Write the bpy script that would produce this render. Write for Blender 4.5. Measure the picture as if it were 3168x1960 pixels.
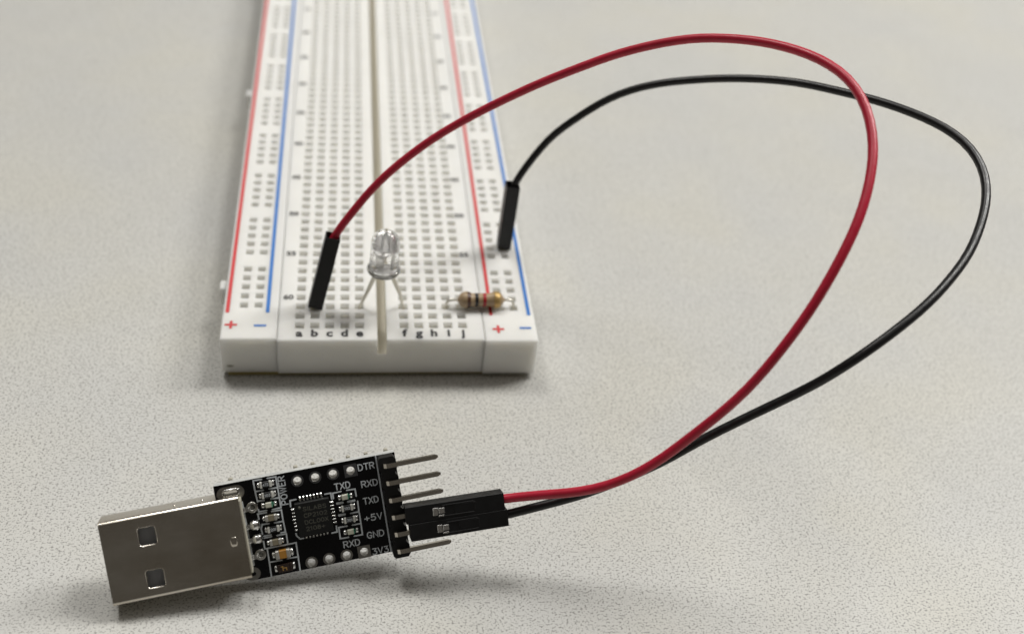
import bpy, bmesh, math
from mathutils import Vector, Matrix

# ------------------------------------------------------------------ units: 1 unit = 1 cm
for o in list(bpy.data.objects):
    bpy.data.objects.remove(o)
scene = bpy.context.scene
COL = scene.collection

# ------------------------------------------------------------------ camera
cam_d = bpy.data.cameras.new('camera')
cam = bpy.data.objects.new('camera', cam_d)
COL.objects.link(cam)
right = (0.99043538, -0.10563463, 0.08876422)
down = (-0.00015105, -0.64415409, -0.76489573)
fwd = (0.13797731, 0.75756639, -0.63800896)
loc = (-0.51350173, -15.19123058, 13.82982109)
M = Matrix(((right[0], -down[0], -fwd[0], loc[0]),
            (right[1], -down[1], -fwd[1], loc[1]),
            (right[2], -down[2], -fwd[2], loc[2]),
            (0, 0, 0, 1)))
cam.matrix_world = M
cam_d.sensor_fit = 'HORIZONTAL'
cam_d.sensor_width = 36.0
cam_d.lens = 3560.79 / 3168 * 36
cam_d.clip_start = 0.1
cam_d.clip_end = 2000
cam_d.dof.use_dof = True
cam_d.dof.focus_distance = 17.0
cam_d.dof.aperture_fstop = 0.168
scene.camera = cam

# ------------------------------------------------------------------ room light
w = bpy.data.worlds.new('World')
scene.world = w
w.use_nodes = True
bg = w.node_tree.nodes['Background']
bg.inputs[0].default_value = (1.0, 0.92, 0.80, 1)
bg.inputs[1].default_value = 0.085


def ceiling_lamp_or_fill(name, direction, dist, sx, sy, power, col):
    d = Vector(direction).normalized()
    l = bpy.data.lights.new(name, 'AREA')
    l.shape = 'RECTANGLE'
    l.size, l.size_y = sx, sy
    l.energy = power
    l.color = col
    o = bpy.data.objects.new(name, l)
    COL.objects.link(o)
    o.location = d * dist + Vector((1, -1, 0))
    o.rotation_euler = (-d).to_track_quat('-Z', 'Y').to_euler()
    return o


ceiling_lamp_or_fill('ceiling_lamp_or_fill', (.44, .40, 1), 95, 23, 23, 37500, (1, .985, .95))
ceiling_lamp_or_fill('ceiling_lamp_or_fill', (1.05, .46, 1), 112, 23, 32, 57000, (1, .985, .95))
ceiling_lamp_or_fill('ceiling_lamp_or_fill', (-.27, .52, 1), 100, 25, 25, 34500, (1, .98, .94))
ceiling_lamp_or_fill('ceiling_lamp_or_fill', (.05, .25, 1), 235, 300, 260, 95000, (1, .965, .90))  # added fill imitating bounce off the unseen ceiling, not a lamp fitting

scene.view_settings.view_transform = 'Standard'
scene.view_settings.look = 'None'
scene.view_settings.exposure = 0
scene.view_settings.gamma = 1
scene.render.engine = 'CYCLES'
scene.cycles.use_denoising = True
scene.cycles.max_bounces = 10
scene.cycles.transmission_bounces = 10
scene.cycles.caustics_reflective = True
scene.cycles.sample_clamp_indirect = 6


# ------------------------------------------------------------------ materials
def mat(name, col, rough=.5, metal=0., spec=.5, **kw):
    m = bpy.data.materials.new(name)
    m.use_nodes = True
    b = m.node_tree.nodes['Principled BSDF']
    b.inputs['Base Color'].default_value = (*col, 1)
    b.inputs['Roughness'].default_value = rough
    b.inputs['Metallic'].default_value = metal
    b.inputs['Specular IOR Level'].default_value = spec
    for k, v in kw.items():
        b.inputs[k].default_value = v
    return m


def N(m, t, **kw):
    n = m.node_tree.nodes.new(t)
    for k, v in kw.items():
        setattr(n, k, v)
    return n


def bsdf(m):
    return m.node_tree.nodes['Principled BSDF']


def coords(m, scale=(1, 1, 1)):
    tc = N(m, 'ShaderNodeTexCoord')
    mp = N(m, 'ShaderNodeMapping')
    mp.inputs['Scale'].default_value = scale
    m.node_tree.links.new(tc.outputs['Object'], mp.inputs['Vector'])
    return mp.outputs['Vector']


def noise(m, vec, scale, detail=2, rough=.5):
    n = N(m, 'ShaderNodeTexNoise')
    n.inputs['Scale'].default_value = scale
    n.inputs['Detail'].default_value = detail
    n.inputs['Roughness'].default_value = rough
    m.node_tree.links.new(vec, n.inputs['Vector'])
    return n.outputs['Fac']


def ramp(m, fac, stops):
    r = N(m, 'ShaderNodeValToRGB')
    el = r.color_ramp.elements
    while len(el) < len(stops):
        el.new(.5)
    for e, (p, c) in zip(el, stops):
        e.position = p
        e.color = (*c, 1)
    m.node_tree.links.new(fac, r.inputs['Fac'])
    return r.outputs['Color']


def mix(m, fac, a, b, mode='MIX'):
    n = N(m, 'ShaderNodeMix', data_type='RGBA', blend_type=mode)
    L = m.node_tree.links
    for inp, v in ((n.inputs['Factor'], fac), (n.inputs[6], a), (n.inputs[7], b)):
        if isinstance(v, (int, float)):
            inp.default_value = v
        elif isinstance(v, tuple):
            inp.default_value = (*v, 1)
        else:
            L.new(v, inp)
    return n.outputs[2]


def bump(m, fac, strength, dist):
    n = N(m, 'ShaderNodeBump')
    n.inputs['Strength'].default_value = strength
    n.inputs['Distance'].default_value = dist
    m.node_tree.links.new(fac, n.inputs['Height'])
    m.node_tree.links.new(n.outputs['Normal'], bsdf(m).inputs['Normal'])


def to_base(m, c):
    m.node_tree.links.new(c, bsdf(m).inputs['Base Color'])


def to_rough(m, vec, scale, lo, hi):
    f = noise(m, vec, scale, 4, .6)
    r = N(m, 'ShaderNodeMapRange')
    r.inputs['From Min'].default_value = .3
    r.inputs['From Max'].default_value = .7
    r.inputs['To Min'].default_value = lo
    r.inputs['To Max'].default_value = hi
    m.node_tree.links.new(f, r.inputs['Value'])
    m.node_tree.links.new(r.outputs['Result'], bsdf(m).inputs['Roughness'])


# table laminate: off-white with small grey worm-like flecks
TABLE = mat('speckled_laminate', (.6, .6, .57), .42, spec=.35)
v = coords(TABLE)
big = noise(TABLE, v, .55, 3, .55)
base = ramp(TABLE, big, [(.3, (.525, .518, .485)), (.7, (.575, .568, .535))])
fine = noise(TABLE, v, 60, 2, .6)
base = mix(TABLE, .35, base, ramp(TABLE, fine, [(.35, (.37, .37, .355)), (.65, (.63, .63, .612))]))
v2 = coords(TABLE, (26, 36, 30))
f1 = noise(TABLE, v2, 1, 1.2, .5)
s1 = ramp(TABLE, f1, [(.575, (0, 0, 0)), (.635, (1, 1, 1))])
v3 = coords(TABLE, (24, 19, 21))
f2 = noise(TABLE, v3, 1.35, 1.5, .5)
s2 = ramp(TABLE, f2, [(.60, (0, 0, 0)), (.66, (.8, .8, .8))])
patch = noise(TABLE, v, .33, 2, .5)
base = mix(TABLE, .5, base, ramp(TABLE, patch, [(.36, (.51, .512, .503)), (.52, (.535, .53, .50)), (.66, (.55, .537, .48))]))
c = mix(TABLE, s1, base, (.25, .245, .23))
c = mix(TABLE, s2, c, (.30, .295, .278))
to_base(TABLE, c)
bump(TABLE, noise(TABLE, v, 34, 3), .05, .01)

WHITE = mat('white_plastic', (.73, .725, .69), .42, spec=.4, **{'Subsurface Weight': .8, 'Subsurface Radius': (.30, .29, .27), 'Subsurface Scale': 1.0})
v = coords(WHITE)
c = ramp(WHITE, noise(WHITE, v, 1.6, 4, .6), [(.3, (.735, .732, .705)), (.7, (.775, .772, .745))])
# a scuff on the front face of the left rail and two faint marks
tc = N(WHITE, 'ShaderNodeTexCoord')


def smudge(m, c, pos, scl, depth, col):
    mp = N(m, 'ShaderNodeMapping', vector_type='POINT')
    mp.inputs['Location'].default_value = tuple(-p * s for p, s in zip(pos, scl))
    mp.inputs['Scale'].default_value = scl
    m.node_tree.links.new(tc.outputs['Object'], mp.inputs['Vector'])
    ln = N(m, 'ShaderNodeVectorMath', operation='LENGTH')
    m.node_tree.links.new(mp.outputs['Vector'], ln.inputs[0])
    ad = N(m, 'ShaderNodeMath', operation='ADD')
    m.node_tree.links.new(ln.outputs['Value'], ad.inputs[0])
    sc = N(m, 'ShaderNodeMath', operation='MULTIPLY')
    m.node_tree.links.new(noise(m, coords(m), 14, 3), sc.inputs[0])
    sc.inputs[1].default_value = .8
    m.node_tree.links.new(sc.outputs[0], ad.inputs[1])
    f = ramp(m, ad.outputs[0], [(.6, (depth,) * 3), (1., (0, 0, 0))])
    return mix(m, f, c, col)


c = smudge(WHITE, c, (-2.56, -.345, .24), (6.5, 4, 15), .9, (.2, .19, .14))
c = smudge(WHITE, c, (-2.2, -.345, .14), (7, 4, 26), .3, (.4, .39, .33))
c = smudge(WHITE, c, (-.43, 1.36, .85), (25, 25, 9), .95, (.06, .06, .06))
c = smudge(WHITE, c, (-1.4, .36, .85), (26, 30, 9), .5, (.2, .2, .19))
to_base(WHITE, c)
to_rough(WHITE, coords(WHITE), 3, .36, .5)

CREAM = mat('aged_shaded_plastic', (.68, .65, .56), .5, spec=.3)  # centre groove: yellowed plastic, with the groove's shade also in the colour
PAD = mat('adhesive_foam', (.36, .30, .13), .8, spec=.1)
CONTACT = mat('contact_metal', (.30, .29, .27), .4, 1)
INK_BLACK = mat('black_ink', (.028, .028, .03), .55)
INK_RED = mat('red_ink', (.58, .045, .05), .5)
INK_BLUE = mat('blue_ink', (.03, .17, .52), .5)
BLACK = mat('black_housing', (.005, .005, .0055), .42, spec=.35)
to_rough(BLACK, coords(BLACK), 9, .34, .5)
HEADER = mat('black_header', (.004, .004, .0045), .5, spec=.35)
MASK = mat('black_solder_mask', (.0025, .0025, .0035), .24, spec=.3)
EDGE = mat('board_edge', (.52, .53, .51), .7, spec=.2)
v = coords(EDGE, (4, 30, 30))
to_base(EDGE, ramp(EDGE, noise(EDGE, v, 2, 4), [(.3, (.33, .34, .34)), (.7, (.66, .67, .65))]))
SILK = mat('white_silkscreen', (.62, .66, .70), .6, spec=.2)
CHIP = mat('chip_epoxy', (.007, .0075, .0075), .5, spec=.3)
bump(CHIP, noise(CHIP, coords(CHIP), 90, 2), .15, .003)
CHIP_INK = mat('laser_marking', (.10, .10, .085), .6, spec=.2)
SOLDER = mat('solder', (.72, .72, .71), .16, 1)
bump(SOLDER, noise(SOLDER, coords(SOLDER), 26, 2), .35, .02)
PADM = mat('tinned_pad', (.36, .35, .33), .3, 1)
bump(PADM, noise(PADM, coords(PADM), 20, 2), .2, .01)
DARKPAD = mat('masked_pad', (.055, .055, .058), .35, spec=.4)
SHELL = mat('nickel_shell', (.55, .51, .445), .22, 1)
to_base(SHELL, ramp(SHELL, noise(SHELL, coords(SHELL, (.7, 1, 1)), 1.1, 4, .6), [(.34, (.50, .45, .375)), (.66, (.68, .645, .585))]))  # tarnish mottling, put in for the uneven room reflection on the metal
v = coords(SHELL, (1, 14, 14))
to_rough(SHELL, v, 3, .13, .23)
bump(SHELL, noise(SHELL, coords(SHELL), 60, 3), .03, .004)
PIN = mat('pin_metal', (.62, .58, .52), .2, 1)
WINDOW = mat('crimp_metal', (.72, .71, .70), .24, 1)
RESB = mat('resistor_code_body', (.012, .012, .012), .35)
CERA = mat('ceramic_white', (.62, .62, .58), .45)
CAPB = mat('capacitor_ceramic', (.23, .20, .14), .45)
CAPO = mat('capacitor_orange', (.42, .20, .035), .4)
CAPE = mat('capacitor_end', (.50, .49, .46), .35, .5)
FUSEB = mat('fuse_body', (.028, .016, .012), .4)
FUSEI = mat('fuse_mark', (.42, .25, .07), .5)
LEDB = mat('led_resin', (.60, .60, .50), .3)
LEDG = mat('led_die_green', (.10, .34, .22), .3)
TONGUE = mat('plug_insulator', (.36, .37, .39), .4)
IVORY = mat('insulator_ivory', (.42, .40, .33), .5)
RED = mat('red_insulation', (.40, .008, .028), .36, spec=.5)
v = coords(RED)
to_base(RED, ramp(RED, noise(RED, v, 2.2, 3), [(.3, (.42, .008, .03)), (.7, (.50, .012, .042))]))
to_rough(RED, coords(RED), 12, .3, .46)
BLK = mat('black_insulation', (.005, .005, .0055), .34, spec=.45)
to_rough(BLK, coords(BLK), 12, .28, .44)
for m_, s_ in ((RED, .12), (BLK, .12)):
    bump(m_, noise(m_, coords(m_), 28, 3), s_, .01)
LEAD = mat('tinned_lead', (.70, .675, .60), .32, .85)
TAN = mat('resistor_coating', (.42, .31, .18), .33, spec=.5)
to_base(TAN, ramp(TAN, noise(TAN, coords(TAN), 9, 3), [(.3, (.33, .24, .14)), (.7, (.41, .30, .18))]))
BROWN = mat('brown_band', (.065, .026, .014), .33)
BAND_BLACK = mat('black_band', (.010, .011, .012), .33)
BAND_RED = mat('red_band', (.36, .012, .02), .33)
GOLD = mat('gold_band', (.46, .31, .115), .42, .5)
LENS = mat('clear_resin', (1, 1, 1), .015, spec=.5, **{'Transmission Weight': 1.0, 'IOR': 1.5})
LEADFRAME = mat('lead_frame_and_disc', (.94, .94, .93), .22, .7)


# ------------------------------------------------------------------ mesh helpers
class MB:
    def __init__(s):
        s.v, s.f, s.m, s.sm = [], [], [], []
        s.mats = []

    def mi(s, m):
        if m not in s.mats:
            s.mats.append(m)
        return s.mats.index(m)

    def add(s, vs, fs, m, smooth=False):
        b = len(s.v)
        s.v += [tuple(x) for x in vs]
        i = s.mi(m)
        for f in fs:
            s.f.append([b + k for k in f])
            s.m.append(i)
            s.sm.append(smooth)

    def box(s, c, d, m, bev=0., R=None, seg=1):
        bm = bmesh.new()
        bmesh.ops.create_cube(bm, size=1)
        for q in bm.verts:
            q.co = Vector((q.co.x * d[0], q.co.y * d[1], q.co.z * d[2]))
        if bev > 0:
            bmesh.ops.bevel(bm, geom=bm.edges[:], offset=bev, segments=seg, affect='EDGES', profile=.5)
        bm.verts.index_update()
        vs = [(R @ q.co if R else q.co) + Vector(c) for q in bm.verts]
        s.add(vs, [[q.index for q in f.verts] for f in bm.faces], m, False)
        bm.free()

    def tube(s, path, r, m, n=10, caps=True):
        P = [Vector(p) for p in path]
        rr = r if isinstance(r, (list, tuple)) else [r] * len(P)
        T = []
        for i in range(len(P)):
            a, b = P[max(i - 1, 0)], P[min(i + 1, len(P) - 1)]
            T.append((b - a).normalized())
        ref = Vector((0, 0, 1)) if abs(T[0].z) < .9 else Vector((1, 0, 0))
        u = T[0].cross(ref).normalized()
        vs = []
        for i, p in enumerate(P):
            u = (u - T[i] * u.dot(T[i])).normalized()
            w_ = T[i].cross(u)
            for k in range(n):
                a = 2 * math.pi * k / n
                vs.append(p + (u * math.cos(a) + w_ * math.sin(a)) * rr[i])
        fs = []
        for i in range(len(P) - 1):
            for k in range(n):
                fs.append((i * n + k, i * n + (k + 1) % n, (i + 1) * n + (k + 1) % n, (i + 1) * n + k))
        s.add(vs, fs, m, True)
        if caps:
            s.add(vs[:n], [tuple(range(n))[::-1]], m)
            s.add(vs[-n:], [tuple(range(n))], m)

    def lathe(s, prof, m, n=24, axis=None, org=(0, 0, 0), smooth=True):
        """prof: (radius, height) along +z, turned into axis matrix"""
        R = axis or Matrix.Identity(3)
        vs, fs = [], []
        for (r, h) in prof:
            for k in range(n):
                a = 2 * math.pi * k / n
                vs.append(R @ Vector((r * math.cos(a), r * math.sin(a), h)) + Vector(org))
        for i in range(len(prof) - 1):
            for k in range(n):
                fs.append((i * n + k, i * n + (k + 1) % n, (i + 1) * n + (k + 1) % n, (i + 1) * n + k))
        s.add(vs, fs, m, smooth)

    def stroke(s, pts, wd, z, m, dz=0., closed=False):
        """flat ribbon with round ends in the xy plane"""
        P = [Vector((p[0], p[1])) for p in pts]
        h = wd / 2
        L, Rr = [], []
        n = len(P)
        for i in range(n):
            d1 = (P[i] - P[i - 1]).normalized() if i > 0 else None
            d2 = (P[i + 1] - P[i]).normalized() if i < n - 1 else None
            if d1 is None:
                d1 = d2
            if d2 is None:
                d2 = d1
            n1 = Vector((-d1.y, d1.x))
            n2 = Vector((-d2.y, d2.x))
            nn = (n1 + n2)
            if nn.length < 1e-4:
                nn = n1.copy()
            nn.normalize()
            k = min(1 / max(nn.dot(n1), .45), 1.8)
            L.append(P[i] + nn * h * k)
            Rr.append(P[i] - nn * h * k)
        ring = []
        d = (P[1] - P[0]).normalized()
        nrm = Vector((-d.y, d.x))
        cap0 = [P[0] - (d * math.sin(a) - nrm * math.cos(a)) * h for a in [math.pi * k / 6 for k in range(1, 6)]]
        d = (P[-1] - P[-2]).normalized()
        nrm = Vector((-d.y, d.x))
        cap1 = [P[-1] + (d * math.sin(a) - nrm * math.cos(a)) * h for a in [math.pi * k / 6 for k in range(1, 6)]]
        vs = [(q.x, q.y, z + dz) for q in L + Rr + cap0 + cap1]
        fs = [(i, n + i, n + i + 1, i + 1) for i in range(n - 1)]
        fs.append([0] + [2 * n + k for k in range(5)] + [n])
        fs.append([2 * n - 1] + [2 * n + 5 + k for k in range(5)] + [n - 1])
        s.add(vs, fs, m)

    def build(s, name, parent=None):
        me = bpy.data.meshes.new(name)
        me.from_pydata(s.v, [], s.f)
        for m in s.mats:
            me.materials.append(m)
        me.polygons.foreach_set('material_index', s.m)
        me.polygons.foreach_set('use_smooth', s.sm)
        me.update()
        return link(name, me, parent)


def link(name, me, parent=None):
    o = bpy.data.objects.new(name, me)
    COL.objects.link(o)
    if parent:
        o.parent = parent
    return o


def tag(o, label=None, cat=None, group=None, kind=None):
    for k, v_ in (('label', label), ('category', cat), ('group', group), ('kind', kind)):
        if v_:
            o[k] = v_
    return o


def empty(name, mw=None):
    o = bpy.data.objects.new(name, None)
    o.empty_display_size = .3
    COL.objects.link(o)
    if mw:
        o.matrix_world = mw
    return o


def dup(o, parent, loc=None, name=None):
    """copy of a part with its sub-parts (mesh data shared)"""
    c_ = o.copy()
    COL.objects.link(c_)
    c_.parent = parent
    if loc is not None:
        c_.location = loc
    for ch in list(o.children):
        dup(ch, c_)
    return c_


def plate(outlines, t):
    """flat plate (thickness t, from z=-t to 0) with holes; outlines[0] is the rim"""
    cu = bpy.data.curves.new('plate', 'CURVE')
    cu.dimensions = '2D'
    cu.fill_mode = 'BOTH'
    cu.extrude = t / 2
    for pts in outlines:
        sp = cu.splines.new('POLY')
        sp.points.add(len(pts) - 1)
        for q, p in zip(sp.points, pts):
            q.co = (p[0], p[1], 0, 1)
        sp.use_cyclic_u = True
    ob = bpy.data.objects.new('plate', cu)
    me = bpy.data.meshes.new_from_object(ob)
    bpy.data.objects.remove(ob)
    bpy.data.curves.remove(cu)
    me.transform(Matrix.Translation((0, 0, -t / 2)))
    me.polygons.foreach_set('use_smooth', [False] * len(me.polygons))
    return me


def circle(cx, cy, r, n=20, a0=0):
    return [(cx + r * math.cos(a0 + 2 * math.pi * k / n), cy + r * math.sin(a0 + 2 * math.pi * k / n)) for k in range(n)]


def stadium(cx, cy, L, W, n=8):
    r = W / 2
    d = L / 2 - r
    p = [(cx + d + r * math.cos(a), cy + r * math.sin(a)) for a in [-math.pi / 2 + math.pi * k / n for k in range(n + 1)]]
    p += [(cx - d + r * math.cos(a), cy + r * math.sin(a)) for a in [math.pi / 2 + math.pi * k / n for k in range(n + 1)]]
    return p


def rrect(x0, y0, x1, y1, r, n=4):
    p = []
    for cx, cy, a in ((x1 - r, y0 + r, -90), (x1 - r, y1 - r, 0), (x0 + r, y1 - r, 90), (x0 + r, y0 + r, 180)):
        p += [(cx + r * math.cos(math.radians(a + 90 * k / n)), cy + r * math.sin(math.radians(a + 90 * k / n))) for k in range(n + 1)]
    return p


def word_mesh(txt, size, bold, material):
    cu = bpy.data.curves.new('word', 'FONT')
    cu.body = txt
    cu.size = size
    cu.offset = bold
    cu.align_x = 'CENTER'
    cu.resolution_u = 4
    ob = bpy.data.objects.new('word', cu)
    me = bpy.data.meshes.new_from_object(ob)
    bpy.data.objects.remove(ob)
    bpy.data.curves.remove(cu)
    me.materials.clear()
    me.materials.append(material)
    return me


GLYPH = {
 'D': (.6, [[(0, 0), (0, 1), (.28, 1), (.5, .88), (.6, .65), (.6, .35), (.5, .12), (.28, 0), (0, 0)]]),
 'T': (.6, [[(0, 1), (.6, 1)], [(.3, 1), (.3, 0)]]),
 'R': (.6, [[(0, 0), (0, 1), (.4, 1), (.56, .9), (.6, .76), (.56, .6), (.4, .5), (0, .5)], [(.3, .5), (.6, 0)]]),
 'X': (.6, [[(0, 1), (.6, 0)], [(0, 0), (.6, 1)]]),
 '+': (.65, [[(.02, .45), (.63, .45)], [(.325, .15), (.325, .75)]]),
 '5': (.6, [[(.54, 1), (.1, 1), (.06, .56), (.3, .64), (.52, .55), (.6, .33), (.52, .1), (.3, 0), (.08, .04), (.0, .14)]]),
 'V': (.62, [[(0, 1), (.31, 0), (.62, 1)]]),
 'G': (.62, [[(.6, .8), (.5, .95), (.32, 1), (.12, .9), (.02, .65), (.02, .35), (.12, .1), (.32, 0), (.52, .06), (.6, .2), (.6, .42), (.38, .42)]]),
 'N': (.6, [[(0, 0), (0, 1), (.6, 0), (.6, 1)]]),
 '3': (.58, [[(.04, 1), (.54, 1), (.26, .62), (.46, .56), (.57, .36), (.5, .1), (.28, 0), (.08, .04), (0, .16)]]),
 'P': (.58, [[(0, 0), (0, 1), (.38, 1), (.54, .9), (.58, .74), (.54, .58), (.38, .47), (0, .47)]]),
 'O': (.64, [[(.32, 0), (.12, .09), (.0, .35), (.0, .65), (.12, .91), (.32, 1), (.52, .91), (.64, .65), (.64, .35), (.52, .09), (.32, 0)]]),
 'W': (.8, [[(0, 1), (.2, 0), (.4, .9), (.6, 0), (.8, 1)]]),
 'E': (.52, [[(.52, 0), (0, 0), (0, 1), (.52, 1)], [(0, .52), (.4, .52)]]),
 'S': (.58, [[(.56, .86), (.44, .98), (.24, 1), (.06, .88), (.06, .66), (.2, .54), (.42, .46), (.56, .32), (.54, .12), (.36, 0), (.14, .02), (0, .16)]]),
 'I': (.12, [[(.06, 0), (.06, 1)]]),
 'L': (.5, [[(0, 1), (0, 0), (.5, 0)]]),
 'A': (.62, [[(0, 0), (.31, 1), (.62, 0)], [(.11, .34), (.51, .34)]]),
 'B': (.58, [[(0, 0), (0, 1), (.36, 1), (.52, .9), (.52, .62), (.36, .52), (0, .52)], [(.36, .52), (.54, .42), (.58, .24), (.5, .06), (.36, 0), (0, 0)]]),
 'C': (.6, [[(.6, .8), (.5, .95), (.32, 1), (.12, .9), (.02, .65), (.02, .35), (.12, .1), (.32, 0), (.5, .05), (.6, .2)]]),
 '2': (.58, [[(.02, .78), (.1, .94), (.28, 1), (.48, .93), (.55, .74), (.46, .5), (.0, .0), (.58, 0)]]),
 '1': (.3, [[(.0, .8), (.18, 1), (.18, 0)]]),
 '0': (.58, [[(.29, 0), (.1, .1), (.0, .35), (.0, .65), (.1, .9), (.29, 1), (.48, .9), (.58, .65), (.58, .35), (.48, .1), (.29, 0)]]),
 '8': (.56, [[(.28, .54), (.08, .64), (.06, .86), (.28, 1), (.5, .86), (.48, .64), (.28, .54), (.04, .42), (.0, .16), (.28, 0), (.56, .16), (.52, .42), (.28, .54)]]),
 '7': (.56, [[(0, 1), (.56, 1), (.2, 0)]]),
 '4': (.6, [[(.44, 0), (.44, 1), (.0, .3), (.6, .3)]]),
 'h': (.5, [[(.05, 1), (.05, 0)], [(.05, .55), (.5, .55), (.5, 0)]]),
}


def word(txt, p0, p1, h, wd, z, m, name, parent):
    """stroke lettering along the baseline p0 -> p1 with cap height h"""
    gap = .24
    tot = sum(GLYPH[c_][0] for c_ in txt) + gap * (len(txt) - 1)
    a, b = Vector(p0), Vector(p1)
    d = b - a
    sc = d.length / tot
    d.normalize()
    up = Vector((-d.y, d.x))
    mb = MB()
    x = 0
    k = 0
    for c_ in txt:
        gw, st = GLYPH[c_]
        for s_ in st:
            mb.stroke([a + d * (x + q[0]) * sc + up * q[1] * h for q in s_], wd, z, m, k * .0004)
            k += 1
        x += gw + gap
    return mb.build(name, parent)


# ------------------------------------------------------------------ table top
mb = MB()
mb.box((5, 10, -1.25), (150, 150, 2.5), TABLE)
tag(mb.build('table_surface'), kind='structure')

# ------------------------------------------------------------------ breadboard
PITCH = .254
TOP = .85
board = tag(empty('breadboard', Matrix.Translation((0, 0, 0))),
            'white solderless breadboard with red and blue power lines lying on the table', 'breadboard')


def perforated(x0, x1, y0, y1, zb, zt, xs, ys, rim, throat, funnel, deep, slit=.014, notch=None):
    """block with rows of square tapered holes in its top; notch = (half width, floor z) cuts a groove at x=0"""
    mb = MB()
    ch = .022
    gx = [x0 + ch]
    for x in xs:
        gx += [x - rim / 2, x + rim / 2]
    gx.append(x1 - ch)
    if notch:
        k = next(i for i, x in enumerate(gx) if x > 0)
        gx[k:k] = [-notch[0], notch[0]]
    gy = [y0 + ch]
    for y in ys:
        gy += [y - rim / 2, y + rim / 2]
    gy.append(y1 - ch)
    hx = set(round(x - rim / 2, 5) for x in xs)
    hy = set(round(y - rim / 2, 5) for y in ys)
    nx, ny = len(gx), len(gy)
    vs = [(x, y, zt) for y in gy for x in gx]
    fs = []
    for j in range(ny - 1):
        for i in range(nx - 1):
            if round(gx[i], 5) in hx and round(gy[j], 5) in hy:
                continue
            if notch and abs(gx[i] + notch[0]) < 1e-6:
                continue
            fs.append((j * nx + i, j * nx + i + 1, (j + 1) * nx + i + 1, (j + 1) * nx + i))
    mb.add(vs, fs, WHITE)
    for y in ys:
        for x in xs:
            a, b = rim / 2, throat / 2
            q = [(-1, -1), (1, -1), (1, 1), (-1, 1)]
            hv = [(x + p * a, y + r * a, zt) for p, r in q] + [(x + p * b, y + r * b, zt - funnel) for p, r in q] \
                + [(x + p * b, y + r * b, zt - deep) for p, r in q]
            hf = []
            for l in (0, 4):
                for k in range(4):
                    hf.append((l + k, l + 4 + k, l + 4 + (k + 1) % 4, l + (k + 1) % 4))
            mb.add(hv, hf, WHITE)
            mb.add(hv[8:], [(0, 1, 2, 3)], WHITE)
            sl = slit
            mb.add([(x + p * .045, y - .02 + r * sl, zt - deep + .002) for p, r in q], [(0, 1, 2, 3)], CONTACT)
    # chamfered rim and sides
    X0, X1, Y0, Y1 = x0 + ch, x1 - ch, y0 + ch, y1 - ch
    if not notch:
        loops = [[(X0, Y0), (X1, Y0), (X1, Y1), (X0, Y1)]]
        for z, e in ((zt, 0), (zt - ch * .35, ch * .65), (zt - ch, ch), (zb, ch)):
            loops.append([(X0 - e, Y0 - e, z), (X1 + e, Y0 - e, z), (X1 + e, Y1 + e, z), (X0 - e, Y1 + e, z)])
        loops = loops[1:]
        vs = [p for l in loops for p in l]
        fs = [(4 * l + k, 4 * (l + 1) + k, 4 * (l + 1) + (k + 1) % 4, 4 * l + (k + 1) % 4) for l in range(3) for k in range(4)]
        mb.add(vs, fs, WHITE)
        mb.add(loops[-1], [(3, 2, 1, 0)], WHITE)
    else:
        hw, fz = notch
        rows = ((zt, 0), (zt - ch * .35, ch * .65), (zt - ch, ch), (zb, ch))
        for sx in (-1, 1):
            xo = X1 if sx > 0 else X0
            vs, fs = [], []
            for z, e in rows:
                vs += [(sx * hw, Y0 - e, z), (xo + sx * e, Y0 - e, z), (xo + sx * e, Y1 + e, z), (sx * hw, Y1 + e, z)]
            for l in range(3):
                for k in range(3):
                    fs.append((4 * l + k, 4 * (l + 1) + k, 4 * (l + 1) + k + 1, 4 * l + k + 1))
            mb.add(vs, fs, WHITE)
            # groove wall
            mb.add([(sx * hw, Y0, zt), (sx * hw, Y0 - ch, zt - ch), (sx * hw, Y0 - ch, fz), (sx * hw, Y1 + ch, fz), (sx * hw, Y1 + ch, zt - ch), (sx * hw, Y1, zt)],
                   [(0, 1, 2, 3, 4, 5)], CREAM)
        for yy in (Y0 - ch, Y1 + ch):
            mb.add([(-hw, yy, fz), (hw, yy, fz), (hw, yy, zb), (-hw, yy, zb)], [(0, 1, 2, 3)], WHITE)
        mb.add([(-hw, Y0 - ch, fz), (hw, Y0 - ch, fz), (hw, Y1 + ch, fz), (-hw, Y1 + ch, fz)], [(0, 1, 2, 3)], CREAM)
        mb.add([(X0 - ch, Y0 - ch, zb), (X1 + ch, Y0 - ch, zb), (X1 + ch, Y1 + ch, zb), (X0 - ch, Y1 + ch, zb)], [(3, 2, 1, 0)], WHITE)
    return mb


rows = [(63 - n) * PITCH for n in range(63, 0, -1)]
cols = [-1.397 + PITCH * k for k in range(5)] + [.381 + PITCH * k for k in range(5)]
ZB = .095
YB = rows[-1] + .385
block = perforated(-1.761, 1.761, -.385, YB, ZB, TOP, cols, rows, .164, .148, .012, .105, notch=(.080, .53)).build('terminal_block', board)
me_cache = {}
for k, ch in enumerate('abcdefghij'):
    for yy, s_ in ((-.288, 1), (YB - .21, 1)):
        m_ = word_mesh(ch, .245, .0105, INK_BLACK)
        o = link('column_letter', m_, block)
        o.location = (cols[k] + .002, yy, TOP + .003)
for n in range(5, 61, 5):
    y = rows[63 - n]
    for x in (-1.612, 1.572):
        if n not in me_cache:
            me_cache[n] = word_mesh(str(n), .176, .0058, INK_BLACK)
        o = link('row_number', me_cache[n], block)
        o.location = (x, y - .06, TOP + .003)


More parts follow.
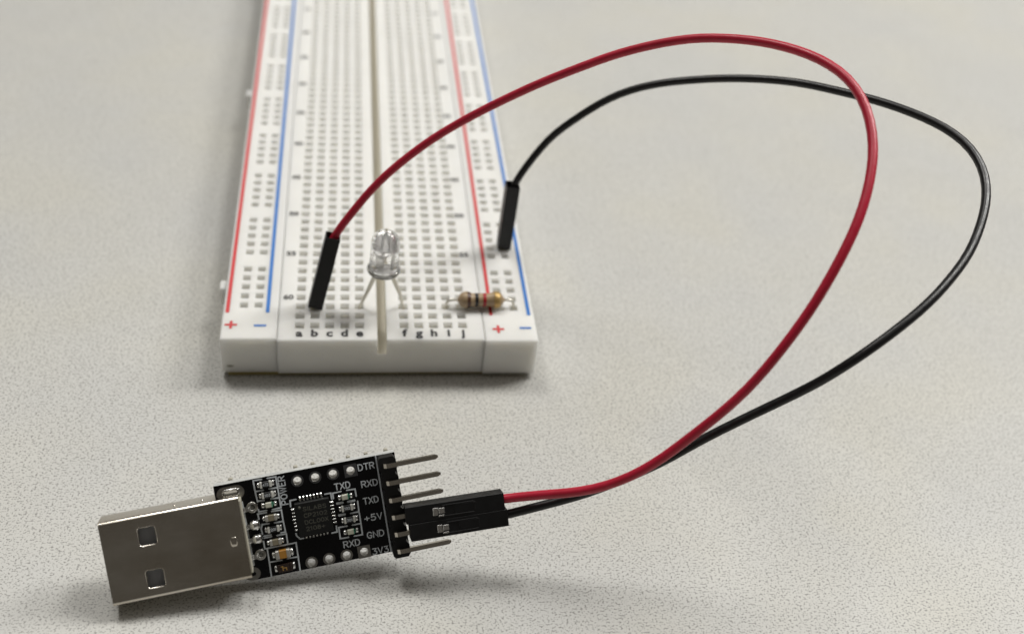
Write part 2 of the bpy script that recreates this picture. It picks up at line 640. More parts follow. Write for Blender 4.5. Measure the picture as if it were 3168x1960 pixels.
def rail(x0, x1, dy, hx, red_x, blue_x, plus, minus, label):
    ys = [y + dy for i, y in enumerate(rows) if 2 <= i <= 60 and (i - 2) % 6 != 5]
    r = perforated(x0, x1, -.385 + dy, YB + dy, ZB, TOP, hx, ys, .150, .134, .012, .125, slit=.026).build('power_rail', board)
    tag(r, label)
    for nm, x, m_ in (('red_line', red_x, INK_RED), ('blue_line', blue_x, INK_BLUE)):
        mb = MB()
        mb.box((x, (rows[-1]) / 2, TOP + .0025), (.062, rows[-1] - .6, .004), m_)
        o = mb.build(nm, r)
        o.location.y = dy
    for sgn, p in (('plus_sign', plus), ('minus_sign', minus)):
        for yy in (p[1], rows[-1] - p[1]):
            mb = MB()
            m_ = INK_RED if sgn[0] == 'p' else INK_BLUE
            mb.box((0, 0, .0025), (.205, .046, .004), m_)
            if sgn[0] == 'p':
                mb.box((0, .0615, .0025), (.046, .077, .004), m_)
                mb.box((0, -.0615, .0025), (.046, .077, .004), m_)
            o = mb.build(sgn, r)
            o.location = (p[0], yy, TOP)
    return r


rl = rail(-2.705, -1.768, .04, (-2.367, -2.116), -2.628, -1.950, (-2.543, .018), (-2.057, -.004), 'power rail with lug tabs on its outer side')
rr_ = rail(1.768, 2.690, -.035, (2.090, 2.345), 1.925, 2.598, (2.018, -.109), (2.498, -.08), 'power rail holding one end of the resistor')
for yy in (1.2, 8.04, 14.6):
    mb = MB()
    mb.box((-2.765, yy, .60), (.12, .24, .36), WHITE, .012)
    mb.build('joining_tab', rl)
mb = MB()
mb.box((0, (YB - .385) / 2, .046), (5.22, YB + .385 - .12, .092), PAD, .01)
mb.build('adhesive_pad', board)

# ------------------------------------------------------------------ clear LED astride the groove
led = tag(empty('led', Matrix.Translation((.03, .508, TOP))),
          'clear round-topped LED on two thin legs straddling the breadboard groove', 'led')
lean = Matrix.Rotation(math.radians(2.2), 3, 'Y')
z0 = .80
R_ = .25
prof = [(0, 0), (.262, 0), (.284, .012), (.288, .03), (.286, .062), (.272, .078), (R_, .084), (R_ * .985, .58)]
prof += [(R_ * .985 * math.cos(a), .58 + R_ * math.sin(a)) for a in [math.pi / 2 * k / 12 for k in range(1, 12)]] + [(0, .58 + R_)]
mb = MB()
mb.lathe([(max(r, .0005), h) for r, h in prof], LENS, 40, lean, (0, 0, z0))
mb.build('lens', led)
lf = MB()
lf.box(lean @ Vector((-.05, 0, .21)) + Vector((0, 0, z0)), (.10, .05, .30), LEADFRAME, .012, lean)
lf.box(lean @ Vector((.095, 0, .20)) + Vector((0, 0, z0)), (.045, .05, .34), LEADFRAME, .01, lean)
lf.lathe([(.045, .31), (.075, .36), (.088, .40), (.07, .402), (.035, .37), (.001, .37)], LEADFRAME, 24, lean, Vector((-.03, 0, z0)))
lf.tube([lean @ Vector(p) + Vector((0, 0, z0)) for p in ((-.03, 0, .37), (-.01, 0, .46), (.05, 0, .45), (.095, 0, .37))], .006, LEADFRAME, 6)
lf.lathe([(.001, .030), (.205, .030), (.21, .036), (.205, .042), (.001, .042)], LEADFRAME, 28, lean, Vector((0, 0, z0)))  # added disc, reflects light upward to brighten the lens base
lf.build('lead_frame_and_disc', led)
for sx in (-1, 1):
    foot = sx * .381 - .03
    mb = MB()
    P = [(sx * .118, 0, z0 + .08), (sx * .125, 0, z0 - .02), (sx * .15, 0, z0 - .12), (sx * .2, 0, z0 - .26), (sx * .30, .0, z0 - .53), (foot, 0, z0 - .82), (foot, 0, -.2)]
    mb.tube(P, [.032, .036, .042, .041, .032, .03, .03], LEAD, 6)
    mb.build('lead', led)

# ------------------------------------------------------------------ axial resistor
res = tag(empty('resistor', Matrix.Translation((1.755, .508, TOP))),
          'tan resistor banded brown, black, red and gold lying across the breadboard edge', 'resistor')
AX = Matrix.Rotation(math.radians(90), 3, 'Y')
CZ = .155
prof = [(.022, -.43), (.04, -.41), (.085, -.385), (.128, -.345), (.148, -.29), (.150, -.25), (.142, -.215), (.122, -.175), (.117, -.15),
        (.117, .15), (.122, .175), (.142, .215), (.150, .25), (.148, .29), (.128, .345), (.085, .385), (.04, .41), (.022, .43)]


def rad(h):
    for (r0, h0), (r1, h1) in zip(prof, prof[1:]):
        if h0 <= h <= h1:
            return r0 + (r1 - r0) * (h - h0) / (h1 - h0)
    return .02


mb = MB()
mb.lathe(prof, TAN, 24, AX, (0, 0, CZ))
body = mb.build('body', res)
for nm, h0, h1, m_ in (('brown_band', -.25, -.186, BROWN), ('black_band', -.112, -.05, BAND_BLACK), ('red_band', .030, .090, BAND_RED), ('gold_band', .225, .335, GOLD)):
    mb = MB()
    hs = [h0 + (h1 - h0) * k / 6 for k in range(7)]
    pr = [(rad(h0) - .002, h0)] + [(rad(h) + .0025, h) for h in hs] + [(rad(h1) - .002, h1)]
    mb.lathe(pr, m_, 24, AX, (0, 0, CZ))
    mb.build(nm, body)
for sx, fx in ((-1, 1.143 - 1.755), (1, 2.345 - 1.755)):
    mb = MB()
    c0 = fx - sx * .10
    P = [(sx * .41, 0, CZ), ((sx * .41 + c0) / 2, 0, CZ + .004), (c0, 0, CZ)]
    P += [(c0 + sx * .10 * math.sin(a), 0, CZ - .10 + .10 * math.cos(a)) for a in [math.pi / 2 * k / 6 for k in range(1, 7)]]
    P += [(fx, 0, 0), (fx, 0, -.2)]
    mb.tube(P, .027, LEAD, 8)
    mb.build('lead', res)

# ------------------------------------------------------------------ USB serial adapter (local frame u, v, w)
BW = ((0.98488, -0.1604, 0.06541), (0.14385, 0.54698, -0.82469), (0.0965, 0.82163, 0.56179))
ORG = (-.4322, -4.1731, .8906)
POSE = Matrix(((*BW[0], ORG[0]), (*BW[1], ORG[1]), (*BW[2], ORG[2]), (0, 0, 0, 1)))
usb = tag(empty('usb_serial_adapter', POSE),
          'small black USB adapter board with steel plug, tilted up with its pins toward the wires', 'circuit board')


def part(me, name, mats_, parent=usb, side=None):
    me.materials.clear()
    for m_ in mats_:
        me.materials.append(m_)
    if side is not None:
        for p in me.polygons:
            p.material_index = side if abs(p.normal.z) < .5 else 0
    return link(name, me, parent)


PT = .16
HV = .61
holes = [(-.254 * (3 - k), HV) for k in range(4)] + [(-.254 * (3 - k), -HV) for k in range(4)]
rim = [(-1.60, -.695), (.658, -.695), (.658, .757), (-1.918, .757), (-1.918, .50), (-1.62, .50), (-1.62, -.5), (-1.66, -.55)]
pcb = part(plate([rim] + [circle(x, y, .061, 20) for x, y in holes] + [stadium(-1.70, .615, .20, .055)] + [circle(-1.448, .354, .03, 10), circle(-1.441, -.346, .03, 10)], PT),
           'circuit_board', [MASK, EDGE], usb, 1)
for k, (x, y) in enumerate(holes):
    sq = k % 4 == 3
    outer = [(x - .092, y - .092), (x + .092, y - .092), (x + .092, y + .092), (x - .092, y + .092)] if sq else circle(x, y, .088, 24)
    o = part(plate([outer, circle(x, y, .062, 24)], .003), 'hole_pad', [DARKPAD if y > 0 else PADM], pcb)
    o.location.z = .005
    mb = MB()
    mb.lathe([(.062, .0058), (.060, .0062), (.058, .001), (.058, -PT + .002)], PADM, 20, None, (x, y, 0))
    mb.build('hole_plating', pcb)
o = part(plate([stadium(-1.70, .615, .385, .20), stadium(-1.70, .625, .19, .05)], .004), 'slot_pad', [PADM], pcb)
o.location.z = .006
mb = MB()
P_ = stadium(-1.70, .622, .24, .085, 8)
P_.append(P_[0])
mb.tube([(p[0], p[1], .006) for p in P_], .016, SOLDER, 6, False)
mb.build('slot_solder', pcb)
o = part(plate([stadium(-1.60, -.60, .23, .185), stadium(-1.60, -.60, .10, .06)], .004), 'slot_pad', [PADM], pcb)
o.location.z = .006
for x in (-1.68, -.76, -.51, -.25, .0, .26, .55):
    mb = MB()
    mb.box((x, .757, -PT - .03), (.06, .07, .06), IVORY, .012)
    mb.build('rear_solder_nub', pcb)

SZ = .003
SW = .021
LINES = [[(-1.249, 0.729), (-1.365, 0.732), (-1.363, 0.57), (-1.356, 0.417)], [(-1.363, 0.57), (-1.249, 0.569)], [(-1.168, 0.729), (-1.048, 0.727), (-1.05, 0.272), (-1.171, 0.268)], [(-1.168, 0.571), (-1.045, 0.569)], [(-1.166, 0.424), (-1.052, 0.418)], [(-1.351, 0.429), (-1.263, 0.42)], [(-1.363, 0.308), (-1.363, 0.273), (-1.252, 0.272)], [(-1.26, 0.242), (-1.383, 0.244), (-1.378, 0.169)], [(-1.187, 0.243), (-1.052, 0.238), (-1.053, 0.069), (-1.178, 0.07)], [(-1.255, 0.076), (-1.347, 0.083), (-1.373, 0.022), (-1.368, -0.056)], [(-1.053, 0.069), (-1.047, -0.091), (-1.114, -0.09)], [(-1.352, -0.089), (-1.252, -0.091)], [(-1.354, -0.117), (-1.251, -0.118)], [(-1.172, -0.117), (-1.042, -0.119), (-1.044, -0.258)], [(-1.371, -0.163), (-1.371, -0.275), (-0.929, -0.277), (-0.939, -0.687)], [(-1.339, -0.281), (-1.343, -0.482), (-1.349, -0.693)], [(-1.343, -0.482), (-1.162, -0.488)], [(-1.082, -0.481), (-0.933, -0.485)], [(-1.565, 0.46), (-1.559, -0.474)], [(-0.916, 0.26), (-0.91, 0.346), (-0.825, 0.347)], [(-0.414, 0.342), (-0.33, 0.34), (-0.33, 0.251)], [(-0.305, 0.253), (-0.303, 0.332), (-0.184, 0.335)], [(-0.101, 0.336), (0.019, 0.331), (0.019, 0.225)], [(0.027, 0.147), (0.02, -0.01), (-0.101, -0.01)], [(0.023, -0.029), (0.017, -0.354), (-0.101, -0.352)], [(-0.102, -0.186), (0.022, -0.187)], [(-0.179, -0.184), (-0.3, -0.181), (-0.304, -0.348), (-0.185, -0.352)], [(-0.329, -0.153), (-0.334, -0.239), (-0.411, -0.242)], [(-0.909, -0.144), (-0.904, -0.18), (-0.864, -0.233), (-0.813, -0.236)], [(0.385, 0.747), (0.384, -0.69)]]
DASH = [[(-0.108, 0.166), (-0.018, 0.165)], [(-0.264, 0.170), (-0.186, 0.168)], [(-0.265, -0.006), (-0.186, -0.009)]]
for k, l in enumerate(LINES):
    mb = MB()
    mb.stroke(l, SW, SZ, SILK, (k % 7) * .0004)
    mb.build('printed_outline', pcb)
for l in DASH:
    mb = MB()
    mb.stroke(l, .034, SZ, SILK)
    mb.build('printed_outline', pcb)
TW = .0155
for t_, a_, b_ in (('DTR', (.114, .583), (.339, .583)), ('RXD', (.122, .331), (.348, .329)), ('TXD', (.11, .08), (.32, .08)), ('+5V', (.083, -.175), (.335, -.175)),
                   ('GND', (.082, -.428), (.321, -.43)), ('3V3', (.121, -.684), (.349, -.684)), ('RXD', (-.271, -.494), (-.043, -.496)), ('TXD', (-.261, .37), (-.045, .368)),
                   ('POWER', (-.942, .305), (-.936, .714))):
    word(t_, a_, b_, .088, TW, SZ, SILK, 'printed_word', pcb)

# chip with its leads and marking
mb = MB()
mb.box((-.6175, .058, .045), (.49, .49, .085), CHIP, .008)
chip = mb.build('microchip', usb)
mb = MB()
mb.box((0, 0, 0), (.027, .075, .022), SOLDER, .008)
lead0 = mb.build('chip_lead', chip)
first = True
for side in range(4):
    for k in range(7):
        t_ = (k - 3) * .0500
        if side == 0:
            p, rz, s_ = (-.6175 + t_, .338, .012), 0, 1
        elif side == 1:
            p, rz, s_ = (-.338, .056 + t_, .012), 90, .72
        elif side == 2:
            p, rz, s_ = (-.6175 + t_, -.228, .012), 0, .48
        else:
            p, rz, s_ = (-.893, .056 + t_, .012), 90, .62
        o = lead0 if first else dup(lead0, chip)
        first = False
        o.location = p
        o.rotation_euler.z = math.radians(rz)
        o.scale = (1, s_, 1)
for t_, a_, b_ in (('SILABS', (-.751, .181), (-.427, .173)), ('CP2102', (-.752, .082), (-.428, .076)), ('DCL00X', (-.754, -.018), (-.425, -.02)), ('2108+', (-.749, -.114), (-.484, -.115))):
    word(t_, a_, b_, .056, .0095, .089, CHIP_INK, 'printed_word', chip)
mb = MB()
mb.lathe([(.02, .0885), (.0205, .0895), (.001, .0895)], CHIP_INK, 16, None, (-.80, .24, 0))
mb.build('pin_one_dot', chip)


def blob(mb, c, d, m_):
    """a small soldered fillet: squashed dome"""
    vs, fs = [], []
    n = 10
    rings = 4
    for j in range(rings):
        a = math.pi / 2 * j / rings
        for k in range(n):
            b = 2 * math.pi * k / n
            e = .55
            cx = math.copysign(abs(math.cos(b)) ** e, math.cos(b))
            sy = math.copysign(abs(math.sin(b)) ** e, math.sin(b))
            vs.append((c[0] + d[0] / 2 * cx * math.cos(a), c[1] + d[1] / 2 * sy * math.cos(a), c[2] + d[2] * math.sin(a)))
    vs.append((c[0], c[1], c[2] + d[2]))
    for j in range(rings - 1):
        for k in range(n):
            fs.append((j * n + k, j * n + (k + 1) % n, (j + 1) * n + (k + 1) % n, (j + 1) * n + k))
    for k in range(n):
        fs.append(((rings - 1) * n + k, (rings - 1) * n + (k + 1) % n, rings * n))
    mb.add(vs, fs, m_, True)


def smd(name, c, L, W, H, body_m, end_w, end_m, label=None, fil=.05, fil_l=None):
    mb = MB()
    mb.box((0, 0, H / 2 + .004), (L - 2 * end_w, W, H), body_m, .004)
    o = mb.build(name, usb)
    o.location = (c[0], c[1], .002)
    if label:
        tag(o, label)
    for sx in (-1, 1):
        mb = MB()
        mb.box((sx * (L / 2 - end_w / 2), 0, H / 2 + .004), (end_w - .001, W + .003, H + .004), end_m, .006)
        mb.build('end_cap', o)
        mb = MB()
        f = fil if sx > 0 else (fil_l or fil)
        blob(mb, (sx * (L / 2 + f * .38), 0, .0), (f, W * (1.05 if sx > 0 else .95), H * .85), SOLDER)
        mb.build('solder_fillet', o)
    return o


for code, c_ in (('472', (-1.205, .652)), ('103', (-1.203, .496)), ('201', (-1.206, -.008)), ('102', (-.137, .086)), ('201', (-.129, -.092))):
    o = smd('surface_resistor', c_, .165, .086, .046, RESB, .034, CERA)
    word(code, (-.037, -.018), (.037, -.018), .036, .0075, .0515, SILK, 'printed_code', o)
for c_ in ((-1.21, .165), (-1.208, -.196)):
    smd('surface_capacitor', c_, .165, .082, .062, CAPB, .04, CAPE)
smd('surface_capacitor', (-1.135, -.385), .21, .118, .08, CAPO, .055, CAPE, 'larger orange-bodied capacitor', .062)
o = smd('fuse', (-1.139, -.592), .20, .115, .06, FUSEB, .03, FUSEB, None, .062)
mb = MB()
a_ = (-.035, -.03)
for k, s_ in enumerate(GLYPH['h'][1]):
    mb.stroke([(a_[0] + q[0] * .11, a_[1] + q[1] * .062) for q in s_], .0135, .0655, FUSEI, k * .0005)
mb.stroke([(a_[0] - .016, a_[1] + .056), (a_[0] + .012, a_[1] + .056)], .012, .0655, FUSEI, .0012)
mb.build('printed_code', o)
for c_ in ((-1.205, .353), (-.137, .252), (-.137, -.268)):
    mb = MB()
    mb.box((-.004, 0, .03), (.098, .074, .052), LEDB, .008)
    o = mb.build('indicator_led', usb)
    o.location = (c_[0], c_[1], .002)
    mb = MB()
    mb.box((.041, 0, .031), (.014, .075, .056), LEDG, .005)
    mb.build('polarity_mark', o)
    for sx in (-1, 1):
        mb = MB()
        blob(mb, (sx * .085, 0, 0), (.062, .085, .05), SOLDER)
        mb.build('solder_fillet', o)

# pin header with six bent pins
VY = [.645 - .254 * k for k in range(6)]
outline = []
for v0 in VY[::-1]:
    outline += [(.612, v0 - .112), (.648, v0 - .066), (.648, v0 + .066), (.612, v0 + .112)]
for v0 in VY:
    outline += [(.425, v0 + .112), (.398, v0 + .075), (.398, v0 - .075), (.425, v0 - .112)]
me = plate([outline], .23)
me.transform(Matrix.Translation((0, 0, .2325)))
hdr = part(me, 'pin_header', [HEADER])


def square_path(mb, P, wv, tk, m_):
    """square wire in the u-w plane, P = [(u, w)]"""
    vs, fs = [], []
    n = len(P)
    for i in range(n):
        a, b = Vector(P[max(i - 1, 0)]), Vector(P[min(i + 1, n - 1)])
        d = (b - a).normalized()
        nr = Vector((-d.y, d.x))
        s_ = .45 if i == n - 1 else 1
        for (p, q) in ((-1, -1), (1, -1), (1, 1), (-1, 1)):
            vs.append((P[i][0] + nr.x * q * tk / 2 * s_, p * wv / 2 * s_, P[i][1] + nr.y * q * tk / 2 * s_))
    for i in range(n - 1):
        for k in range(4):
            fs.append((4 * i + k, 4 * i + (k + 1) % 4, 4 * i + 4 + (k + 1) % 4, 4 * i + 4 + k))
    fs += [(3, 2, 1, 0), (4 * n - 4, 4 * n - 3, 4 * n - 2, 4 * n - 1)]
    mb.add(vs, fs, m_)


mb = MB()
square_path(mb, [(.478, .06), (.478, .235), (.487, .262), (.508, .277), (.54, .281), (.68, .281), (1.20, .281), (1.245, .281)], .064, .064, PIN)
pin0 = mb.build('header_pin', hdr)
for k, v0 in enumerate(VY):
    o = pin0 if k == 0 else dup(pin0, hdr)
    o.location = (0, v0, 0)

# USB plug: folded steel shell with two latch windows
U0, U1, VC, HVs, WT, WB, RC = -3.477, -1.594, .016, .597, .28, -.17, .058
win0 = [rrect(-2.982 + .0, .190, -2.758, .432, .03), rrect(-2.978, -.418, -2.754, -.176, .03)]
win = [rrect(-2.996, .176, -2.744, .446, .044), rrect(-2.992, -.432, -2.740, -.162, .044)]
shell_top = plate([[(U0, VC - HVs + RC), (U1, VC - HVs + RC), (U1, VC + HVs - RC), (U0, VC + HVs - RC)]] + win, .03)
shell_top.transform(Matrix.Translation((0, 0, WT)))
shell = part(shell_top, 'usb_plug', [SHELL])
mb = MB()


def section(off):
    r = RC - off
    p = []
    for cx, cy, a in ((VC + HVs - RC, WT - RC, 90), (VC + HVs - RC, WB + RC, 0), (VC - HVs + RC, WB + RC, -90), (VC - HVs + RC, WT - RC, 180)):
        seq = [a - 90 * k / 8 for k in range(9)]
        p += [(cx + r * math.cos(math.radians(t_)), cy + r * math.sin(math.radians(t_))) for t_ in seq]
    return p


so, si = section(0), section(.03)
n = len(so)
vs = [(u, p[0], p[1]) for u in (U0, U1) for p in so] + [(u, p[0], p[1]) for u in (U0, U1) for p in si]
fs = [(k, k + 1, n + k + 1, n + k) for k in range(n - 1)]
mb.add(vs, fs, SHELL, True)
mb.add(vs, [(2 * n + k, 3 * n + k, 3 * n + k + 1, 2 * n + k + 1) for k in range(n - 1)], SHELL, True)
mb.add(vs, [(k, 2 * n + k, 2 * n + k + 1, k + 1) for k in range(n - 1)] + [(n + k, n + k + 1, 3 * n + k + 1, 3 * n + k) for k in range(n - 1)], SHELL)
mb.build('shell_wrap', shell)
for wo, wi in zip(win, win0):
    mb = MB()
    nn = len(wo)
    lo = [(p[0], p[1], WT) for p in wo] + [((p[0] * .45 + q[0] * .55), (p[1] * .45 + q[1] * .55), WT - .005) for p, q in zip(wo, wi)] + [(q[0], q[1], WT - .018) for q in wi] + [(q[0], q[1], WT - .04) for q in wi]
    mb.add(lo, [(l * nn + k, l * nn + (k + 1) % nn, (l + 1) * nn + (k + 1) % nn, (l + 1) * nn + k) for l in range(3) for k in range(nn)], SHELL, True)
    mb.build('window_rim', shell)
mb = MB()
mb.box((-2.45, VC, .075), (1.68, 1.02, .17), TONGUE, .02)
mb.build('plug_tongue', shell)
mb = MB()
mb.box((U1 + .0, VC, .04), (.05, 1.06, .40), IVORY, .01)
mb.build('insulator', shell)
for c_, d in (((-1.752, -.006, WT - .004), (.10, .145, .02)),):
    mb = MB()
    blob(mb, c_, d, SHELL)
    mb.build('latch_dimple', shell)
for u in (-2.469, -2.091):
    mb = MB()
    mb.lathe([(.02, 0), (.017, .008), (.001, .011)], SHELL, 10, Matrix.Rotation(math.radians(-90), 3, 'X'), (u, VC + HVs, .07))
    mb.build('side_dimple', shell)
for k, (v0, ball) in enumerate(((.352, 0), (.098, 1), (-.106, 1), (-.348, 0))):
    mb = MB()
    P = [(-1.64, .11), (-1.60, .10), (-1.565, .07), (-1.54, .05), (-1.50, .04), (-1.47, .02), (-1.445, -.03)]
    square_path(mb, P, .072, .02, SOLDER)
    o = mb.build('contact_tail', shell)
    o.location.y = v0
    mb = MB()
    if ball:
        blob(mb, (0, 0, 0), (.155, .16, .10), SOLDER)
    else:
        mb.lathe([(.082, .004), (.078, .012), (.055, .022), (.042, .012), (.03, -.02), (.001, -.03)], PADM, 20)
    o = mb.build('solder_joint', pcb)
    o.location = (-1.444, v0 + .002, .003)

# ------------------------------------------------------------------ jumper wires


def frame(p, d, up):
    """matrix with local z along d"""
    z = Vector(d).normalized()
    y = (Vector(up) - z * Vector(up).dot(z)).normalized()
    x = y.cross(z)
    return Matrix(((x.x, y.x, z.x, p[0]), (x.y, y.y, z.y, p[1]), (x.z, y.z, z.z, p[2]), (0, 0, 0, 1)))


def housing(name, parent, mw, L, window):
    """hollow square socket 2.5 mm wide, z from 0 (pin end) to L (wire end)"""
    a, t_, dp = .125, .022, .2
    mb = MB()
    ch = .006

    def ring(r, z):
        return [(-r + ch, -r, z), (r - ch, -r, z), (r, -r + ch, z), (r, r - ch, z), (r - ch, r, z), (-r + ch, r, z), (-r, r - ch, z), (-r, -r + ch, z)]
    loops = [ring(a - .004, 0), ring(a, .006), ring(a, L - .006), ring(a - .004, L), ring(a - t_, L), ring(a - t_, L - dp)]
    vs = [p for l in loops for p in l]
    fs = [(8 * l + k, 8 * l + (k + 1) % 8, 8 * l + 8 + (k + 1) % 8, 8 * l + 8 + k) for l in range(5) for k in range(8)]
    fs += [tuple(range(7, -1, -1)), tuple(40 + k for k in range(8))]
    mb.add(vs, fs, BLACK)
    # raised lips beside the latch (on the +y face)
    for sx in (-1, 1):
        mb.box((sx * .078, a + .002, L * .53), (.012, .012, .46), BLACK, .003)
    mb.box((0, a + .001, L * .60), (.13, .010, .30), BLACK, .003)
    o = mb.build(name, parent)
    o.matrix_basis = mw
    mb = MB()
    if window:
        mb.box((0, a + .003, L * .30), (.112, .012, .075), WINDOW, .004)
        mb.box((.008, a + .010, L * .30 + .086), (.082, .018, .082), WINDOW, .004)
        mb.box((-.066, a + .010, L * .30 + .080), (.026, .012, .08), WINDOW, .004)
    else:
        mb.tube([(0, 0, .1), (0, 0, -.28)], .031, PIN, 8)
    mb.build('crimp_window' if window else 'contact_pin', o)
    return o


Rm = POSE.to_3x3()


def local(p):
    return POSE @ Vector(p)


def jumper(path, material, foot, top, s0, s1, label):
    root = tag(empty('jumper_wire', Matrix.Translation(foot)), label, 'wire', 'jumper wires')
    bpy.context.view_layer.update()
    inv = root.matrix_world.inverted()
    mb = MB()
    pts = []
    for k, p in enumerate(path):
        e = min(1, k / 12, (len(path) - 1 - k) / 12) * .003
        q = Vector((math.sin(k * .43 + 1.1) + .6 * math.sin(k * .91), math.sin(k * .37 + 2.3) + .6 * math.sin(k * 1.07 + .4), math.sin(k * .51 + .2) + .6 * math.sin(k * .83 + 1.9)))
        pts.append(inv @ (Vector(p) + q * e))
    mb.tube(pts, .0675, material, 16)
    mb.build('insulation', root)
    d = Vector(top) - Vector(foot)
    housing('plug_housing', root, inv @ frame(foot, d, (1, 0, 0)), d.length, False)
    a_, b_ = local(s0), local(s1)
    housing('socket_housing', root, inv @ frame(a_, b_ - a_, Rm @ Vector((0, 0, 1))), (b_ - a_).length, True)
    return root


RED_PATH = [(-0.85, 0.691, 2.112), (-0.762, 0.731, 2.27), (-0.659, 0.777, 2.42), (-0.546, 0.826, 2.563), (-0.43, 0.876, 2.705), (-0.312, 0.926, 2.846), (-0.189, 0.972, 2.983), (-0.062, 1.014, 3.118), (0.071, 1.051, 3.249), (0.208, 1.084, 3.376), (0.349, 1.111, 3.501), (0.494, 1.132, 3.623), (0.641, 1.149, 3.742), (0.79, 1.161, 3.859), (0.941, 1.168, 3.975), (1.093, 1.171, 4.088), (1.247, 1.169, 4.2), (1.402, 1.163, 4.31), (1.558, 1.154, 4.418), (1.714, 1.141, 4.526), (1.871, 1.125, 4.633), (2.027, 1.106, 4.739), (2.184, 1.083, 4.844), (2.341, 1.056, 4.948), (2.499, 1.025, 5.05), (2.656, 0.991, 5.151), (2.813, 0.953, 5.252), (2.969, 0.913, 5.352), (3.126, 0.87, 5.452), (3.282, 0.825, 5.551), (3.437, 0.776, 5.648), (3.593, 0.722, 5.744), (3.748, 0.664, 5.836), (3.903, 0.6, 5.925), (4.058, 0.53, 6.01), (4.212, 0.453, 6.091), (4.365, 0.37, 6.167), (4.516, 0.28, 6.239), (4.665, 0.183, 6.305), (4.811, 0.078, 6.367), (4.954, -0.034, 6.424), (5.092, -0.152, 6.477), (5.227, -0.277, 6.526), (5.358, -0.408, 6.571), (5.484, -0.544, 6.61), (5.608, -0.684, 6.644), (5.728, -0.829, 6.671), (5.844, -0.978, 6.69), (5.955, -1.132, 6.699), (6.059, -1.29, 6.696), (6.153, -1.454, 6.681), (6.232, -1.623, 6.651), (6.294, -1.795, 6.608), (6.337, -1.971, 6.553), (6.361, -2.147, 6.489), (6.366, -2.322, 6.417), (6.355, -2.494, 6.339), (6.33, -2.664, 6.257), (6.294, -2.829, 6.172), (6.247, -2.989, 6.081), (6.192, -3.144, 5.986), (6.129, -3.292, 5.885), (6.059, -3.432, 5.778), (5.984, -3.563, 5.664), (5.904, -3.686, 5.543), (5.821, -3.8, 5.416), (5.735, -3.905, 5.283), (5.647, -4.0, 5.144), (5.556, -4.086, 5.001), (5.464, -4.163, 4.854), (5.37, -4.234, 4.705), (5.274, -4.298, 4.554), (5.177, -4.357, 4.401), (5.079, -4.41, 4.247), (4.981, -4.458, 4.092), (4.882, -4.501, 3.935), (4.78, -4.538, 3.779), (4.676, -4.568, 3.623), (4.567, -4.59, 3.469), (4.455, -4.606, 3.316), (4.341, -4.617, 3.164), (4.225, -4.624, 3.013), (4.109, -4.63, 2.863), (3.989, -4.635, 2.715), (3.867, -4.64, 2.57), (3.74, -4.644, 2.429), (3.608, -4.646, 2.292), (3.47, -4.645, 2.162), (3.326, -4.639, 2.038), (3.176, -4.624, 1.922), (3.021, -4.6, 1.815), (2.863, -4.566, 1.717), (2.702, -4.523, 1.626), (2.539, -4.474, 1.541), (2.376, -4.419, 1.46), (2.212, -4.364, 1.38), (2.049, -4.31, 1.3), (1.884, -4.26, 1.222), (1.715, -4.223, 1.154), (1.541, -4.201, 1.101)]
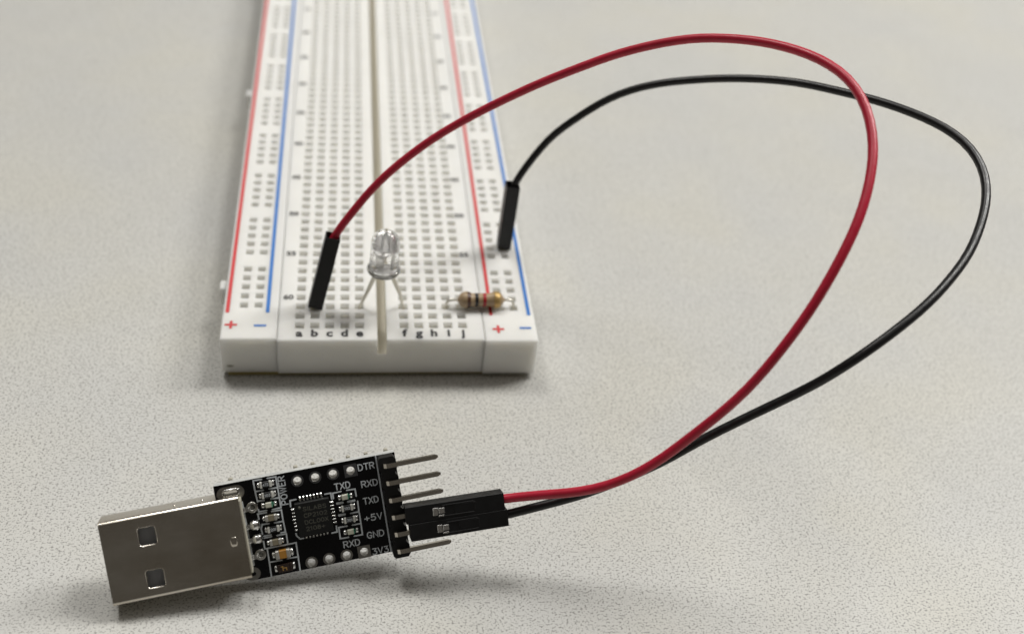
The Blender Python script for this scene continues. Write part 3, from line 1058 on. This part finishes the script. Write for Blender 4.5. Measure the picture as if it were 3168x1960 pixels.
BLACK_PATH = [(2.393, 2.268, 2.159), (2.458, 2.287, 2.332), (2.543, 2.314, 2.498), (2.643, 2.348, 2.658), (2.75, 2.384, 2.814), (2.861, 2.415, 2.968), (2.975, 2.431, 3.121), (3.094, 2.426, 3.271), (3.219, 2.408, 3.415), (3.353, 2.392, 3.552), (3.495, 2.384, 3.681), (3.643, 2.379, 3.804), (3.796, 2.371, 3.922), (3.952, 2.358, 4.033), (4.113, 2.336, 4.137), (4.277, 2.306, 4.233), (4.444, 2.266, 4.321), (4.612, 2.219, 4.401), (4.782, 2.163, 4.475), (4.951, 2.102, 4.544), (5.12, 2.034, 4.608), (5.288, 1.962, 4.67), (5.455, 1.886, 4.73), (5.62, 1.805, 4.787), (5.784, 1.72, 4.842), (5.946, 1.63, 4.895), (6.106, 1.535, 4.946), (6.264, 1.435, 4.995), (6.419, 1.33, 5.041), (6.572, 1.22, 5.084), (6.722, 1.106, 5.124), (6.869, 0.987, 5.161), (7.014, 0.865, 5.195), (7.157, 0.739, 5.226), (7.299, 0.611, 5.255), (7.439, 0.481, 5.281), (7.578, 0.349, 5.305), (7.716, 0.216, 5.326), (7.852, 0.08, 5.345), (7.986, -0.057, 5.36), (8.118, -0.198, 5.371), (8.245, -0.343, 5.378), (8.365, -0.493, 5.379), (8.478, -0.649, 5.375), (8.577, -0.813, 5.362), (8.66, -0.984, 5.342), (8.722, -1.163, 5.312), (8.758, -1.346, 5.273), (8.767, -1.531, 5.227), (8.752, -1.714, 5.176), (8.714, -1.894, 5.122), (8.658, -2.07, 5.067), (8.588, -2.24, 5.012), (8.505, -2.405, 4.958), (8.412, -2.565, 4.905), (8.31, -2.72, 4.853), (8.2, -2.87, 4.802), (8.083, -3.016, 4.753), (7.96, -3.156, 4.706), (7.831, -3.292, 4.66), (7.697, -3.423, 4.615), (7.558, -3.549, 4.568), (7.415, -3.669, 4.52), (7.268, -3.782, 4.468), (7.118, -3.889, 4.411), (6.965, -3.987, 4.347), (6.809, -4.075, 4.277), (6.652, -4.152, 4.198), (6.494, -4.216, 4.108), (6.339, -4.265, 4.007), (6.191, -4.296, 3.891), (6.057, -4.302, 3.758), (5.941, -4.283, 3.61), (5.833, -4.248, 3.456), (5.716, -4.215, 3.309), (5.583, -4.195, 3.174), (5.437, -4.187, 3.05), (5.284, -4.184, 2.932), (5.128, -4.185, 2.818), (4.971, -4.188, 2.706), (4.814, -4.194, 2.594), (4.656, -4.203, 2.483), (4.5, -4.215, 2.371), (4.343, -4.23, 2.259), (4.187, -4.247, 2.148), (4.029, -4.265, 2.038), (3.869, -4.281, 1.932), (3.706, -4.296, 1.829), (3.541, -4.308, 1.731), (3.373, -4.318, 1.636), (3.203, -4.326, 1.544), (3.032, -4.332, 1.457), (2.858, -4.336, 1.373), (2.682, -4.337, 1.294), (2.504, -4.335, 1.218), (2.326, -4.331, 1.145), (2.147, -4.328, 1.074), (1.967, -4.325, 1.005), (1.785, -4.328, 0.945), (1.601, -4.335, 0.897)]

jumper(RED_PATH, RED, (-1.143, .508, .875), (-.823, .708, 2.228), (.645, -.098, .281), (2.08, -.165, .281),
       'red jumper wire arching from the breadboard near the LED to the adapter board')
jumper(BLACK_PATH, BLK, (2.347, 2.286, .875), (2.397, 2.266, 2.279), (.675, -.358, .281), (2.10, -.415, .281),
       'black jumper wire looping from the breadboard edge by the blue line to the adapter board')
